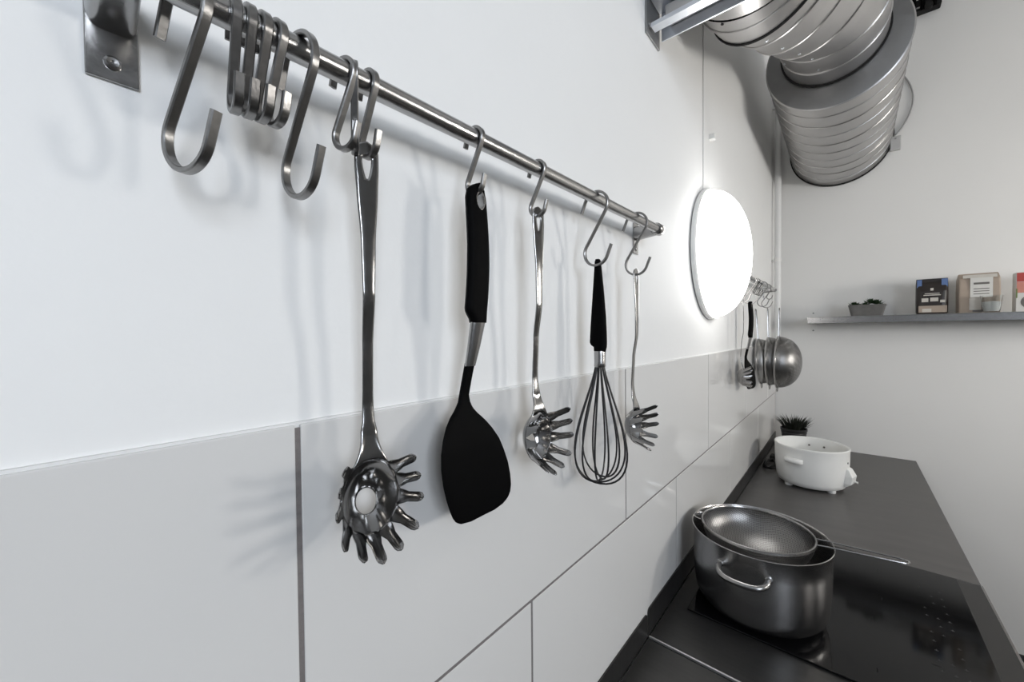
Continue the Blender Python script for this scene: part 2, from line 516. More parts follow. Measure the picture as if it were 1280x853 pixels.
# ------------------------------------------------------------------ S-hooks
HT, HWD = 0.0034, 0.0056                                  # bar thickness (in plane) and width
def hook_path(W, H, tip, ang_end):
    R = W / 2
    d = H - 2 * R
    th = -asin(2 * R / d)
    top = []
    a0 = pi + (ang_end)                                   # back end of the top loop
    n = 22
    half = []
    c1, c2 = (0, -R), (0, -R - d)
    P = []
    # back tip
    aa = pi + radians(0) - (ang_end - 0.0)
    st = (c1[0] + R * cos(aa), c1[1] + R * sin(aa))
    tx, tz = -sin(aa), cos(aa)                            # direction of rising angle at aa; tip lies along it
    P.append((st[0] + tx * tip, st[1] + tz * tip)); P.append((st[0] + tx * tip * .5, st[1] + tz * tip * .5))
    for i in range(n + 1):
        a = lerp(aa, th, i / n)
        P.append((c1[0] + R * cos(a), c1[1] + R * sin(a)))
    for i in range(1, 5):
        p0 = (c1[0] + R * cos(th), c1[1] + R * sin(th)); p1 = (c2[0] - R * cos(th), c2[1] - R * sin(th))
        P.append((lerp(p0[0], p1[0], i / 5), lerp(p0[1], p1[1], i / 5)))
    bb = 2 * pi - ang_end
    for i in range(n + 1):
        a = lerp(th + pi, bb, i / n)
        P.append((c2[0] + R * cos(a), c2[1] + R * sin(a)))
    e = P[-1]
    tx, tz = -sin(bb), cos(bb)
    P.append((e[0] + tx * tip * .5, e[1] + tz * tip * .5)); P.append((e[0] + tx * tip, e[1] + tz * tip))
    return P
RECT = [(-HT / 2, -HWD / 2 + .0007), (-HT / 2 + .0007, -HWD / 2), (HT / 2 - .0007, -HWD / 2), (HT / 2, -HWD / 2 + .0007),
        (HT / 2, HWD / 2 - .0007), (HT / 2 - .0007, HWD / 2), (-HT / 2 + .0007, HWD / 2), (-HT / 2, HWD / 2 - .0007)]
HOOKS = {'small': (0.0212, 0.0670, 0.010, radians(16)), 'large': (0.0390, 0.1110, 0.018, radians(22))}
hook_mesh = {}
HOOK_LOG = []
def s_hook(kind, y, phi, label, group=None, zr=None):
    W, H, tip, ae = HOOKS[kind]
    if kind not in hook_mesh:
        P = hook_path(W, H, tip, ae)
        o = MB().sweep([(a, 0, b) for a, b in P], 1.0, ref=(0, 1, 0), sect=RECT).build('s_hook', STEEL_HOOK)
        hook_mesh[kind] = o.data
    else:
        o = bpy.data.objects.new('s_hook', hook_mesh[kind]); COL.objects.link(o)
    zr = rail_z(y) if zr is None else zr
    o.location = (RX, y, zr + RR + HT / 2 + 0.0001)
    o.rotation_euler = (0, 0, radians(phi))
    tag(o, label, 'hook', group)
    return o.location.z - H + HT / 2                        # height of the bar's upper face at the bottom of the hook

s_hook('large', -0.071, 20, 'long flat steel S-hook hanging empty beside the rail bracket and screw')
for i, y in enumerate((-0.0475, -0.0400, -0.0325, -0.0245)):
    s_hook('small', y, (-4, -1, 4, 10)[i], 'short flat steel S-hook, %s of the four bunched ones counted from the screwed bracket' % ('first', 'second', 'third', 'last')[i], 'bunched short hooks')
s_hook('large', -0.010, 9, 'long flat steel S-hook hanging empty just past the bunch of four short hooks')
s_hook('small', 0.0225, 16, 'empty short S-hook turned open, touching the edge-on hook beside the first pasta server')
s_hook('small', 0.0300, -26, 'empty short S-hook seen edge-on, next to the hook of the first pasta server')
zb_server1 = s_hook('small', 0.0415, 5, 'short S-hook that holds the pasta server by the black spatula')
zb_spat = s_hook('small', 0.1580, 4, 'short S-hook that holds the black spatula')
zb_server2 = s_hook('small', 0.2640, 4, 'short S-hook that holds the pasta server between spatula and whisk')
zb_whisk = s_hook('large', 0.4100, 0, 'long S-hook that holds the black whisk')
zb_server3 = s_hook('large', 0.5580, 3, 'long S-hook that holds the pasta server at the bracket end of the rail')

# ------------------------------------------------------------------ pasta server
CF = (-1.0, -0.76, -0.52, -0.28, 0.28, 0.52, 0.76, 1.0)
def hole_strip(rows, xs, name, material, parent, thick, holes, tail):
    """flat strip; rows: (z, half width, x); holes: (z) -> half width of the opening or 0; tail: rows of ready points below"""
    V, F = [p for r_ in tail for p in r_], []
    nt_ = len(tail)
    for z, hw, x in rows:
        hh = holes(z)
        inn = hh if hh > 0 else hw * 0.28
        for c in CF:
            a = (1 if c > 0 else -1) * lerp(inn, hw, (abs(c) - 0.28) / 0.72)
            V.append((x + xs * (1 - (a / max(hw, 1e-6)) ** 2), a, z))
    for i in range(nt_ + len(rows) - 1):
        op = i >= nt_ and holes(rows[i - nt_][0]) > 0 and holes(rows[i - nt_ + 1][0]) > 0
        for k in range(7):
            if k == 3 and op: continue
            F.append((i * 8 + k, i * 8 + k + 1, (i + 1) * 8 + k + 1, (i + 1) * 8 + k))
    return wn(MB().add(V, F).build(name, material, parent, solid=thick, bevel=0))

def make_server(label, loc, rotz, group):
    """hangs from its hole: local origin at the top of the hole; y along the wall, x outwards"""
    t = thing('pasta_server', label, 'pasta server', loc, rotz, group)
    # local z = 0 at hole top; measured heights are relative to 0.2175 above the tile top
    H0 = 0.2165
    def hole(z):
        if -0.021 < z < 0.0: 
            u = (z + 0.021) / 0.021
            return max(0.0008, 0.0036 * sin(pi * min(1, u * 0.62 + 0.02) ) ** 0.8 * (1 if u < 0.8 else sqrt(max(0.03, 1 - ((u - .8) / .2) ** 2))))
        return 0
    wtab = [(-0.255, 0.0150), (-0.247, 0.0165), (-0.239, 0.0135), (-0.231, 0.0098), (-0.223, 0.0066), (-0.212, 0.0047), (-0.190, 0.0041), (-0.155, 0.0041), (-0.115, 0.0046), (-0.070, 0.0056), (-0.030, 0.0082), (-0.012, 0.0092)]
    xtab = [(-0.255, -0.0020), (-0.246, -0.0012), (-0.238, -0.0015), (-0.222, -0.0055), (-0.200, -0.0075), (-0.150, -0.0050), (-0.110, 0.0010), (-0.060, 0.0015), (0.009, 0.0)]
    rows = []
    N = 110
    zt, zb_ = 0.0092, -0.2215
    for i in range(N + 1):
        z = lerp(zb_, zt, i / N)
        hw = interp(wtab, z)
        if z > zt - 0.0092: hw *= sqrt(max(0.0, 1 - ((z - (zt - 0.0092)) / 0.0092) ** 2))
        rows.append((z, max(hw, 0.0006), interp(xtab, z)))
    # bowl with a round drain hole
    zc = -0.058 - H0
    a_, b_ = 0.0235, 0.0315
    def surf(u, v):                                        # x of the bowl over its face, relative to the hang plane
        rho2 = (u / a_) ** 2 + (v / b_) ** 2
        return -0.0195 + 0.0190 * rho2 ** 1.35
    M_ = MB()
    NS, NR = 56, 10
    V, F = [], []
    for k in range(NR + 1):
        s_ = k / NR
        for i in range(NS):
            an = 2 * pi * i / NS
            hu, hv = 0.0085 * cos(an), -0.0085 + 0.0103 * sin(an)
            ru, rv = a_ * cos(an), b_ * sin(an)
            u, v = lerp(hu, ru, s_), lerp(hv, rv, s_)
            V.append((surf(u, v), u, zc + v))
    for k in range(NR):
        for i in range(NS):
            j = (i + 1) % NS
            F.append((k * NS + i, k * NS + j, (k + 1) * NS + j, (k + 1) * NS + i))
    M_.add(V, F)
    # neck: the handle strip flares into the upper rim of the bowl
    tail = []
    NSn, phi = 16, radians(46)
    for i in range(NSn, 0, -1):
        s_ = i / NSn
        row_ = []
        for c in CF:
            u = lerp(c * interp(wtab, zb_), a_ * sin(phi * c), s_ ** 2.0)
            v = lerp(zb_ - zc, b_ * cos(phi * c), s_)
            x = lerp(interp(xtab, zb_), -0.0005, s_ * s_ * (3 - 2 * s_)) + 0.0004 * (1 - c * c) * (1 - s_)
            row_.append((x + 0.0022 * (c * c) * sin(pi * s_), u, zc + v))
        tail.append(row_)
    hole_strip(rows, 0.0004, 'handle', STEEL_SERVER, t, 0.0016, hole, tail)
    bowl = M_.build('bowl', STEEL_SERVER, t, solid=0.0014)
    wn(bowl)
    tines = [((.0172, .0212), (.0262, .0355)), ((.0222, .0088), (.0300, .0200)), ((.0228, -.0055), (.0322, .0020)),
             ((.0185, -.0186), (.0275, -.0215)), ((.0103, -.0278), (.0142, -.0345)), ((0.0, -.0310), (0.0, -.0405))]
    full = tines + [((-b[0], b[1]), (-e[0], e[1])) for b, e in tines[:5]]
    for (bu, bv), (eu, ev) in full:
        bu, bv = bu * 0.96, bv * 0.96                       # roots lie on the inside of the rim
        x_0 = surf(bu, bv) + 0.0004
        dx, dz = eu - bu, ev - bv
        L = sqrt(dx * dx + dz * dz); ux, uz = dx / L, dz / L
        tx_, tz_ = -bv * a_ / b_, bu * b_ / a_                # width runs along the rim
        tl = sqrt(tx_ * tx_ + tz_ * tz_); nx, nz = tx_ / tl, tz_ / tl
        V, F = [], []
        n = 12
        for i in range(n + 1):
            s_ = i / n
            w_ = lerp(0.0067, 0.0044, min(1, s_ * 2.4) ** 1.6) - 0.0006 * s_
            if s_ > 0.82: w_ *= sqrt(max(0.04, 1 - ((s_ - 0.82) / 0.18) ** 2))
            for q in (-1, 0, 1):
                u, v = bu + ux * L * s_ + nx * w_ * q, bv + uz * L * s_ + nz * w_ * q
                V.append((lerp(x_0, 0.0276, s_) + 0.0004 * (q * q), u, zc + v))
        for i in range(n):
            for q in range(2):
                F.append((i * 3 + q, i * 3 + q + 1, (i + 1) * 3 + q + 1, (i + 1) * 3 + q))
        wn(MB().add(V, F).build('tine', STEEL_SERVER, bowl, solid=0.0013))
    return t
srv = make_server('steel pasta server hanging between the empty hooks and the black spatula', (RX, 0.0390, zb_server1), radians(-13), 'pasta servers')
dup(srv, 'steel pasta server hanging between the black spatula and the whisk', (RX, 0.2640, zb_server2), radians(-8), 'pasta servers')
dup(srv, 'steel pasta server hanging at the bracket end of the rail, beside the whisk', (RX, 0.5560, zb_server3), radians(-4), 'pasta servers')

# ------------------------------------------------------------------ spatula
def make_spatula(label, loc, rotz):
    t = thing('spatula', label, 'spatula', loc, rotz)
    H0 = 0.2125                                            # hole top above the tile edge
    yc = 0.1580
    # handle outline (y, z), thickness 12 mm, with an oval hang hole lined with steel
    out = [(0.1545, 0.2200), (0.1590, 0.2215), (0.1645, 0.2200), (0.1690, 0.2150), (0.1708, 0.2060), (0.1712, 0.180), (0.1715, 0.140), (0.1705, 0.105), (0.1690, 0.0790),
           (0.1495, 0.0790), (0.1480, 0.0835), (0.1425, 0.0890), (0.1412, 0.0935), (0.1425, 0.120), (0.1440, 0.160), (0.1443, 0.190), (0.1450, 0.206), (0.1480, 0.2150)]
    out = [(a - yc, b - H0) for a, b in out]
    hcy, hcz, ha, hb = 0.1595 - yc, -0.0095, 0.0062, 0.0095
    # rows from top to bottom, left and right outer edge by scanning
    def edges(z):
        xs = []
        n = len(out)
        for i in range(n):
            (a0, b0), (a1, b1) = out[i], out[(i + 1) % n]
            if (b0 - z) * (b1 - z) <= 0 and abs(b1 - b0) > 1e-9:
                xs.append(a0 + (a1 - a0) * (z - b0) / (b1 - b0))
        return min(xs), max(xs)
    zs = []
    ztop, zbot = 0.2214 - H0, 0.0791 - H0
    zs = [ztop - 0.0004 - 0.0085 * (i / 6) ** 1.5 for i in range(7)]
    zs += [hcz + hb * cos(a) for a in [pi * i / 14 for i in range(15)]]
    zs += [hcz - hb - 0.002 - (hcz - hb - 0.002 - zbot) * i / 30 for i in range(31)]
    zs = sorted(set(round(z, 5) for z in zs), reverse=True)
    def hxo(z):                                            # bow of the handle out from the wall
        return 0.004 * sin(pi * min(1, max(0, -z / 0.14)))
    def hole(z):
        q = 1 - ((z - hcz) / hb) ** 2
        return ha * sqrt(q) if q > 0.0008 else 0.0
    T = 0.0060
    NC = 7
    V, F = [], []
    def row(z):
        l, r = edges(z); h = hole(z)
        cols = []
        for (p, q) in ((l, hcy - (h if h > 0 else (hcy - l) * .25)), (hcy + (h if h > 0 else (r - hcy) * .25), r)):
            for k in range(NC):
                cols.append(lerp(p, q, k / (NC - 1)))
        return cols, l, r
    nrow = len(zs)
    for side in (1, -1):
        for z in zs:
            cols, l, r = row(z)
            mid, hw = (l + r) / 2, (r - l) / 2
            for c in cols:
                e = min(1, abs(c - mid) / hw)
                th = T * sqrt(max(0, 1 - e ** 4)) if e < 1 else 0
                V.append((hxo(z) + side * th, c, z))
    n2 = 2 * NC
    for si in range(2):
        o = si * nrow * n2
        for i in range(nrow - 1):
            op = hole(zs[i]) > 0 or hole(zs[i + 1]) > 0
            for k in range(n2 - 1):
                if k == NC - 1 and op: continue
                F.append((o + i * n2 + k, o + i * n2 + k + 1, o + (i + 1) * n2 + k + 1, o + (i + 1) * n2 + k))
    # walls of the hole
    for i in range(nrow - 1):
        if hole(zs[i]) > 0 or hole(zs[i + 1]) > 0:
            for k in (NC - 1, NC):
                a, b = i * n2 + k, (i + 1) * n2 + k
                F.append((a, b, b + nrow * n2, a + nrow * n2))
    for k in range(n2 - 1):
        a = (nrow - 1) * n2 + k
        F.append((a, a + 1, a + 1 + nrow * n2, a + nrow * n2))
    M_ = MB().add(V, F)
    M_.build('handle', BLACK, t)
    MB().sweep([(hxo(hcz), hcy + (ha - .0006) * cos(a), hcz + (hb - .0006) * sin(a)) for a in [2 * pi * i / 28 for i in range(28)]], 1.0, ref=(1, 0, 0),
               sect=[(-.0008, -.0058), (.0006, -.0058), (.0006, .0058), (-.0008, .0058)], closed=True).build('hang_ring', STEEL, t)
    # ferrule, an oval sleeve that narrows downwards
    F2 = MB()
    V, F = [], []
    tab = [(0.0800, 0.1590, 0.0096, 0.0052, 0.0008), (0.0560, 0.1568, 0.0082, 0.0048, -0.003), (0.0345, 0.1545, 0.0066, 0.0042, -0.007)]
    for z, y, a, b, x in tab:
        for i in range(28):
            an = 2 * pi * i / 28
            V.append((x + b * sin(an), y - yc + a * cos(an), z - H0))
    F = [(k * 28 + i, k * 28 + (i + 1) % 28, (k + 1) * 28 + (i + 1) % 28, (k + 1) * 28 + i) for k in range(2) for i in range(28)]
    F2.add(V, F).build('ferrule', STEEL, t)
    # neck and blade, one moulded piece: rows of (z, left, right, x, half thickness)
    B = [(0.0375, .1492, .1602, -.0075, .0036), (0.020, .1475, .1580, -.0105, .0036), (0.004, .1450, .1560, -.0125, .0034), (-0.003, .1425, .1575, -.0120, .0032),
         (-0.010, .1352, .1600, -.0100, .0028), (-0.016, .1270, .1650, -.0080, .0025), (-0.024, .1190, .1730, -.0055, .0022), (-0.034, .1130, .1810, -.0030, .0020),
         (-0.046, .1088, .1890, -.0010, .0018), (-0.060, .1078, .1955, 0.0, .0017), (-0.076, .1095, .2015, .0008, .0016), (-0.090, .1128, .2045, .0012, .0015),
         (-0.102, .1168, .2058, .0012, .0014), (-0.110, .1205, .2045, .0010, .0014), (-0.116, .1250, .2005, .0008, .0013), (-0.1200, .1320, .1935, .0006, .0012), (-0.1225, .1440, .1820, .0006, .0010)]
    NCc = 13
    V, F = [], []
    rows = []
    Z = [b[0] for b in B]
    for i in range(64):
        z = lerp(Z[0], Z[-1], i / 63)
        k = max(j for j in range(len(B)) if Z[j] >= z - 1e-9); k = min(k, len(B) - 2)
        u = (Z[k] - z) / (Z[k] - Z[k + 1])
        rows.append((z, *[lerp(B[k][q], B[k + 1][q], u) for q in range(1, 5)]))
    for side in (1, -1):
        for z, l, r, x, th in rows:
            for c in range(NCc):
                e = -cos(pi * c / (NCc - 1))
                y = (l + r) / 2 + e * (r - l) / 2
                dish = 0.0020 * min(1, max(0, (r - l - .02) / .06)) * (e * e)
                V.append((x + dish + side * th * sqrt(max(0, 1 - e ** 6)), y - yc, z - H0))
    nr = len(rows)
    for si in range(2):
        o = si * nr * NCc
        for i in range(nr - 1):
            for c in range(NCc - 1):
                F.append((o + i * NCc + c, o + i * NCc + c + 1, o + (i + 1) * NCc + c + 1, o + (i + 1) * NCc + c))
    for c in range(NCc - 1):
        for i in (0, nr - 1):
            a = i * NCc + c
            F.append((a, a + 1, a + 1 + nr * NCc, a + nr * NCc))
    MB().add(V, F).build('blade', BLACK, t)
    return t
spat = make_spatula('black spatula with steel collar hanging between two pasta servers', (RX, 0.1580, zb_spat), 0)

# ------------------------------------------------------------------ whisk
def make_whisk(label, loc, rotz):
    t = thing('whisk', label, 'whisk', loc, rotz)
    # flat black handle seen edge-on from the hook, widening towards the collar with a step on one side
    # local origin at the hang hole's top; x outwards, y along the wall
    rowsH = [(0.0075, -0.0030, 0.0030), (0.004, -0.0046, 0.0048), (-0.010, -0.0056, 0.0062), (-0.040, -0.0078, 0.0092), (-0.080, -0.0108, 0.0124), (-0.110, -0.0128, 0.0136),
             (-0.1195, -0.0132, 0.0138), (-0.1235, -0.0110, 0.0136), (-0.1265, -0.0068, 0.0132), (-0.1335, -0.0064, 0.0114)]
    V, F = [], []
    n = 20
    for z, a, b in rowsH:
        tk = lerp(0.0042, 0.0062, min(1, -z / 0.1 if z < 0 else 0))
        for i in range(n):
            an = 2 * pi * i / n
            V.append(((a + b) / 2 + (b - a) / 2 * abs(cos(an)) ** .7 * (1 if cos(an) > 0 else -1), tk * abs(sin(an)) ** .8 * (1 if sin(an) > 0 else -1), z))
    F = [(k * n + i, k * n + (i + 1) % n, (k + 1) * n + (i + 1) % n, (k + 1) * n + i) for k in range(len(rowsH) - 1) for i in range(n)]
    F += [tuple(range(n)), tuple((len(rowsH) - 1) * n + i for i in range(n))]
    MB().add(V, F).build('handle', BLACK, t)
    x0 = 0.0024
    MB().lathe([(0.0, 0), (0.0086, 0), (0.0088, -0.002), (0.0084, -0.018), (0.0088, -0.023), (0.0080, -0.0245), (0.0, -0.0245)], 26, 'z', (x0, 0, -0.1325)).build('collar', STEEL, t)
    for k in range(6):                                     # six balloon loops
        a = pi * k / 6 + 0.15
        rmax = lerp(0.0415, 0.0375, k / 5)
        L = 0.185 - 0.0025 * k
        P = []
        for i in range(45):
            s_ = i / 44
            u = 2 * s_ - 1
            # teardrop loop
            ph = s_ * 2 * pi
            zz = -L * (0.5 - 0.5 * cos(ph)) ** 0.72
            rr = rmax * (1 if s_ < 0.5 else -1) * (sin(pi * min(s_, 1 - s_) * 2) ** 0.9) * ((0.5 - 0.5 * cos(ph)) ** 0.55) * 1.22
            rr += (0.0060 if s_ < 0.5 else -0.0060) * (1 - (0.5 - 0.5 * cos(ph)))
            P.append((x0 + rr * cos(a), rr * sin(a), -0.152 + zz))
        MB().sweep(P, 0.0014, 6).build('wire_loop', WIRE_BLACK, t)
    return t
make_whisk('black balloon whisk with steel collar hanging between two pasta servers', (RX, 0.4150, zb_whisk + 0.0005), radians(8))

# ------------------------------------------------------------------ round wall lamps
def make_lamp(label, loc, rotz, opal):
    t = thing('wall_lamp', label, 'lamp', loc, rotz, 'round dome lamps')
    R = 0.204
    MB().lathe([(0.0, 0.0), (R - 0.010, 0.0), (R, 0.003), (R, 0.014), (R - 0.003, 0.017), (R - 0.008, 0.016), (R - 0.011, 0.012), (0.0, 0.012)], 72, 'x').build('base', WHITE_PL, t)
    prof = [(R - 0.0095, 0.0125), (R - 0.0080, 0.018)]
    for i in range(1, 19):
        a = i / 18 * pi / 2
        prof.append(((R - 0.0080) * cos(a) ** 0.92 if i < 18 else 0.0, 0.018 + 0.096 * sin(a)))
    MB().lathe(prof, 72, 'x').build('diffuser', opal, t)
    return t
make_lamp('lit round opal dome lamp mounted on the tiled wall, above the tiles', (XW + 0.0005, 1.235, Z0 + 0.315), 0, OPAL)
make_lamp('lit round dome lamp on the grey wall near the far corner', (ROOM_X - 0.0005, 1.95, Z0 + 0.315), pi, OPAL3)
make_lamp('lit round dome lamp mounted on the grey wall opposite the rails', (ROOM_X - 0.0005, 0.95, Z0 + 0.315), pi, OPAL2)

# ------------------------------------------------------------------ conduits on the wall
t = thing('cable_conduit', 'white vertical cable conduit running down to the round wall lamp', 'conduit', (0, 1.215, Z0 + 0.5))
MB().box((XW + 0.0004, -0.050, 0.005), (XW + 0.0022, 0.020, ROOM_Z - Z0 - 0.502), 0.0009).build('channel', WHITE_PIPE, t)
MB().box((XW + 0.0004, 0.012, 0.180), (XW + 0.018, 0.034, 0.196), 0.002).build('clip', WHITE_PL, t)
MB().box((XW + 0.0004, 0.012, 0.80), (XW + 0.018, 0.034, 0.816), 0.002).build('clip', WHITE_PL, t)
t = thing('corner_pipe', 'thin white pipe running up the corner of the far wall', 'pipe', (0.022, 2.600, Z0 + 0.012))
MB().sweep([(0, 0, 0), (0, 0, 0.8), (0, 0, ROOM_Z - Z0 - 0.014)], 0.016, 20).build('pipe', WHITE_PIPE, t)
for zz in (0.47, 1.35):
    MB().lathe([(0.0165, -0.008), (0.0195, -0.008), (0.0195, 0.008), (0.0165, 0.008)], 20, 'z', (0, 0, zz), close=True).build('pipe_clip', WHITE_PL, t)
    MB().box((-0.0275, -0.006, zz - 0.006), (-0.015, 0.006, zz + 0.006)).build('clip_foot', WHITE_PL, t)

# ------------------------------------------------------------------ ventilation duct
duct = thing('ventilation_duct', 'large galvanised spiral duct coming out of the far wall with a segmented bend', 'duct', (0.286, ROOM_Y1, Z0 + 1.11))
DO = Vector((0.286, ROOM_Y1, Z0 + 1.11))
YN = 1.800                                               # near face of the wide section
RBIG = 0.212
cN, cF = Vector((0.286, YN, Z0 + 1.128)), Vector((0.288, ROOM_Y1 - 0.004, Z0 + 1.098))
def ring(c, n, r, seg=64):
    n = n.normalized()
    x = Vector((1, 0, 0)); x = (x - n * x.dot(n)).normalized()
    z = x.cross(n)
    return [c + x * (r * cos(2 * pi * i / seg)) + z * (r * sin(2 * pi * i / seg)) for i in range(seg)]
def loft(rings, name, material, parent, smooth=True, thick=0.0):
    seg = len(rings[0])
    V = [p - DO for r_ in rings for p in r_]
    F = [(k * seg + i, k * seg + (i + 1) % seg, (k + 1) * seg + (i + 1) % seg, (k + 1) * seg + i) for k in range(len(rings) - 1) for i in range(seg)]
    return MB().add(V, F, smooth).build(name, material, parent, solid=thick, off=-1 if thick else 0)
ax = (cF - cN)
nb = ax.normalized()
big = loft([ring(cN + ax * (i / 6), nb, RBIG) for i in range(7)], 'wide_section', GALV, duct)
# helical lock seam
H = []
turns = 9.3
for i in range(int(turns * 48) + 1):
    u = i / (turns * 48)
    a = 2 * pi * turns * u + 0.8
    x = Vector((1, 0, 0)); x = (x - nb * x.dot(nb)).normalized(); z = x.cross(nb)
    H.append(cN + ax * (0.015 + 0.965 * u) + x * ((RBIG + 0.0006) * cos(a)) + z * ((RBIG + 0.0006) * sin(a)) - DO)
MB().sweep(H, 1.0, ref=None, sect=[(0.0026 * cos(q), 0.0026 * sin(q)) for q in [2 * pi * k / 6 for k in range(6)]]).build('spiral_seam', GALV, big)
loft([ring(cF - nb * 0.012, nb, RBIG + 0.004), ring(cF - nb * 0.010, nb, RBIG + 0.009), ring(cF + nb * 0.002, nb, RBIG + 0.009)], 'wall_collar', BLACK_SOFT, duct)
def R3(x, y, z, az, el, r=0.155):
    n = Vector((sin(az) * cos(el), cos(az) * cos(el), sin(el)))
    return (Vector((x, y, Z0 + z)), n, r)
RE = R3(.282, 1.802, 1.166, .03, -.055)
RE2 = R3(.281, 1.700, 1.158, .045, -.05)
RD = R3(.277, 1.560, 1.137, .085, -.03)
RC = R3(.252, 1.380, 1.079, .46, .05)
RB = R3(.223, 1.220, 1.024, .530, .06)
RA = R3(.202, 1.100, .987, .515, .02)
RS = R3(.180, 1.020, .966, .400, .03)
RS2 = R3(.172, .925, .962, .150, .03, .158)
# end plate between the two diameters, slightly dished
loft([ring(cN - nb * 0.004, nb, RBIG + 0.0035), ring(cN - nb * 0.006, nb, RBIG), ring(lerp(cN, RE[0], .6) + Vector((0, 0.004, 0)), lerp(nb, RE[1], .6), 0.180), ring(RE[0] + Vector((0, .006, 0)), RE[1], 0.158)], 'end_plate', GALV_D, duct)
loft([ring(cN + nb * 0.006, nb, RBIG + 0.0005), ring(cN + nb * 0.004, nb, RBIG + 0.0045), ring(cN - nb * 0.004, nb, RBIG + 0.0045), ring(cN - nb * 0.006, nb, RBIG)], 'plate_rim', GALV, duct)
def bead(Rr, rad=0.004, material=GALV, name='seam_bead', grow=0.0, parent=duct):
    pts = [p - DO for p in ring(Rr[0], Rr[1], Rr[2] + grow, 56)]
    return MB().sweep(pts, rad, 8, closed=True).build(name, material, parent)
loft([ring(RE[0] + RE[1] * 0.004, RE[1], 0.157), ring(RE2[0], RE2[1], 0.157)], 'inlet_sleeve', GALV, duct)
bead(RE, 0.0045, BLACK_SOFT, 'sealing_ring', 0.004)
seq = [RE2, RD, RC, RB, RA, RS]
for A, B in zip(seq, seq[1:]):
    g = loft([ring(A[0], A[1], A[2]), ring(lerp(A[0], B[0], .5), lerp(A[1], B[1], .5), lerp(A[2], B[2], .5)), ring(B[0], B[1], B[2])], 'bend_segment', GALV, duct)
    bead(A, 0.0038, GALV, 'seam_bead', 0.0, g)
    # rivets
    for k in (0.44, 0.70):
        c = lerp(A[0], B[0], .28); n_ = lerp(A[1], B[1], .28).normalized()
        x = Vector((1, 0, 0)); x = (x - n_ * x.dot(n_)).normalized(); z = x.cross(n_)
        a = -2 * pi * k * 0.5 - 0.4
        d = x * cos(a) + z * sin(a)
        if d.z > 0: d = -d
        p = c + d * (A[2] - 0.001) - DO
        MB().sweep([p, p + d * 0.003, p + d * 0.0045], [0.0042, 0.0036, 0.0014], 10).build('rivet', GALV_B, g)
loft([ring(RS[0] + RS[1] * 0.010, RS[1], 0.1585), ring(lerp(RS[0], RS2[0], .4), lerp(RS[1], RS2[1], .4), 0.1595), ring(RS2[0], RS2[1], 0.1595)], 'coupling_sleeve', GALV, duct)
bead((RS[0] + RS[1] * 0.008, RS[1], 0.1575), 0.0042, BLACK_SOFT, 'sealing_ring', 0.0015)
mid = (lerp(RS[0], RS2[0], .55), lerp(RS[1], RS2[1], .55).normalized(), 0.1595)
bead(mid, 0.0030)
p_ = mid[0] + Vector((-0.08, -0.02, -0.139)) - DO
MB().sweep([p_, p_ + Vector((-.001, 0, -.003))], [0.004, 0.0035], 10).build('dark_rivet', DARK_HOLE, duct)
# riser: bends up to the ceiling above the frame
rs = []
c0 = RS2[0]
for i in range(8):
    a = i / 7 * pi / 2
    c = c0 + Vector((0.001, -0.19 * sin(a), 0.19 * (1 - cos(a))))
    n_ = Vector((0.12 * cos(a), cos(a), -sin(a)))
    rs.append(ring(c, n_, 0.1590))
top = c0 + Vector((0.001, -0.19, ROOM_Z - c0.z - 0.004))
rs.append(ring(top, Vector((0, 0, -1)), 0.1590))
loft(rs, 'riser', GALV, duct)

# ------------------------------------------------------------------ steel channel across the room under the bend
ch = thing('strut_channel', 'bright galvanised channel fixed to the tiled wall below the duct bend', 'channel', (XW, 0.745, Z0 + 0.736))
CL = ROOM_X - XW - 0.001
C_ = MB()
C_.box((0.010, -0.016, 0.000), (CL, 0.006, 0.003))                 # bottom flange
C_.box((0.010, -0.016, 0.003), (CL, -0.013, 0.009))                # front lip
C_.box((0.010, 0.047, 0.003), (CL, 0.050, 0.090))                  # back web
C_.build('channel', GALV_B, ch)
MB().box((0.030, 0.010, 0.026), (CL, 0.046, 0.052), 0.002).build('inner_strip', GALV, ch)
U_ = MB()
U_.box((0.006, -0.016, 0.066), (CL, 0.046, 0.069))
U_.box((0.006, -0.016, 0.069), (CL, -0.013, 0.105))
U_.build('upper_profile', GALV_B, ch)
br = MB()
br.box((0.0004, -0.026, -0.012), (0.004, 0.052, 0.115), 0.0008)
wb = br.build('wall_bracket', GALV_D, ch)
for yy, zz in ((-0.012, 0.085), (-0.012, 0.010), (0.04, 0.10)):
    MB().lathe([(0.0, 0.0), (0.0055, 0.0), (0.0055, 0.003), (0.003, 0.0045), (0.0, 0.0045)], 12, 'x', (0.004, yy, zz)).build('bolt', GALV, wb)
for k in range(6):
    xx = 0.030 + 0.035 * k
    MB().lathe([(0.0, -0.0005), (0.0042, -0.0005), (0.0042, 0.0004), (0.0, 0.0004)], 14, 'y', (xx, -0.0162, 0.088)).build('slot', DARK_HOLE, ch)

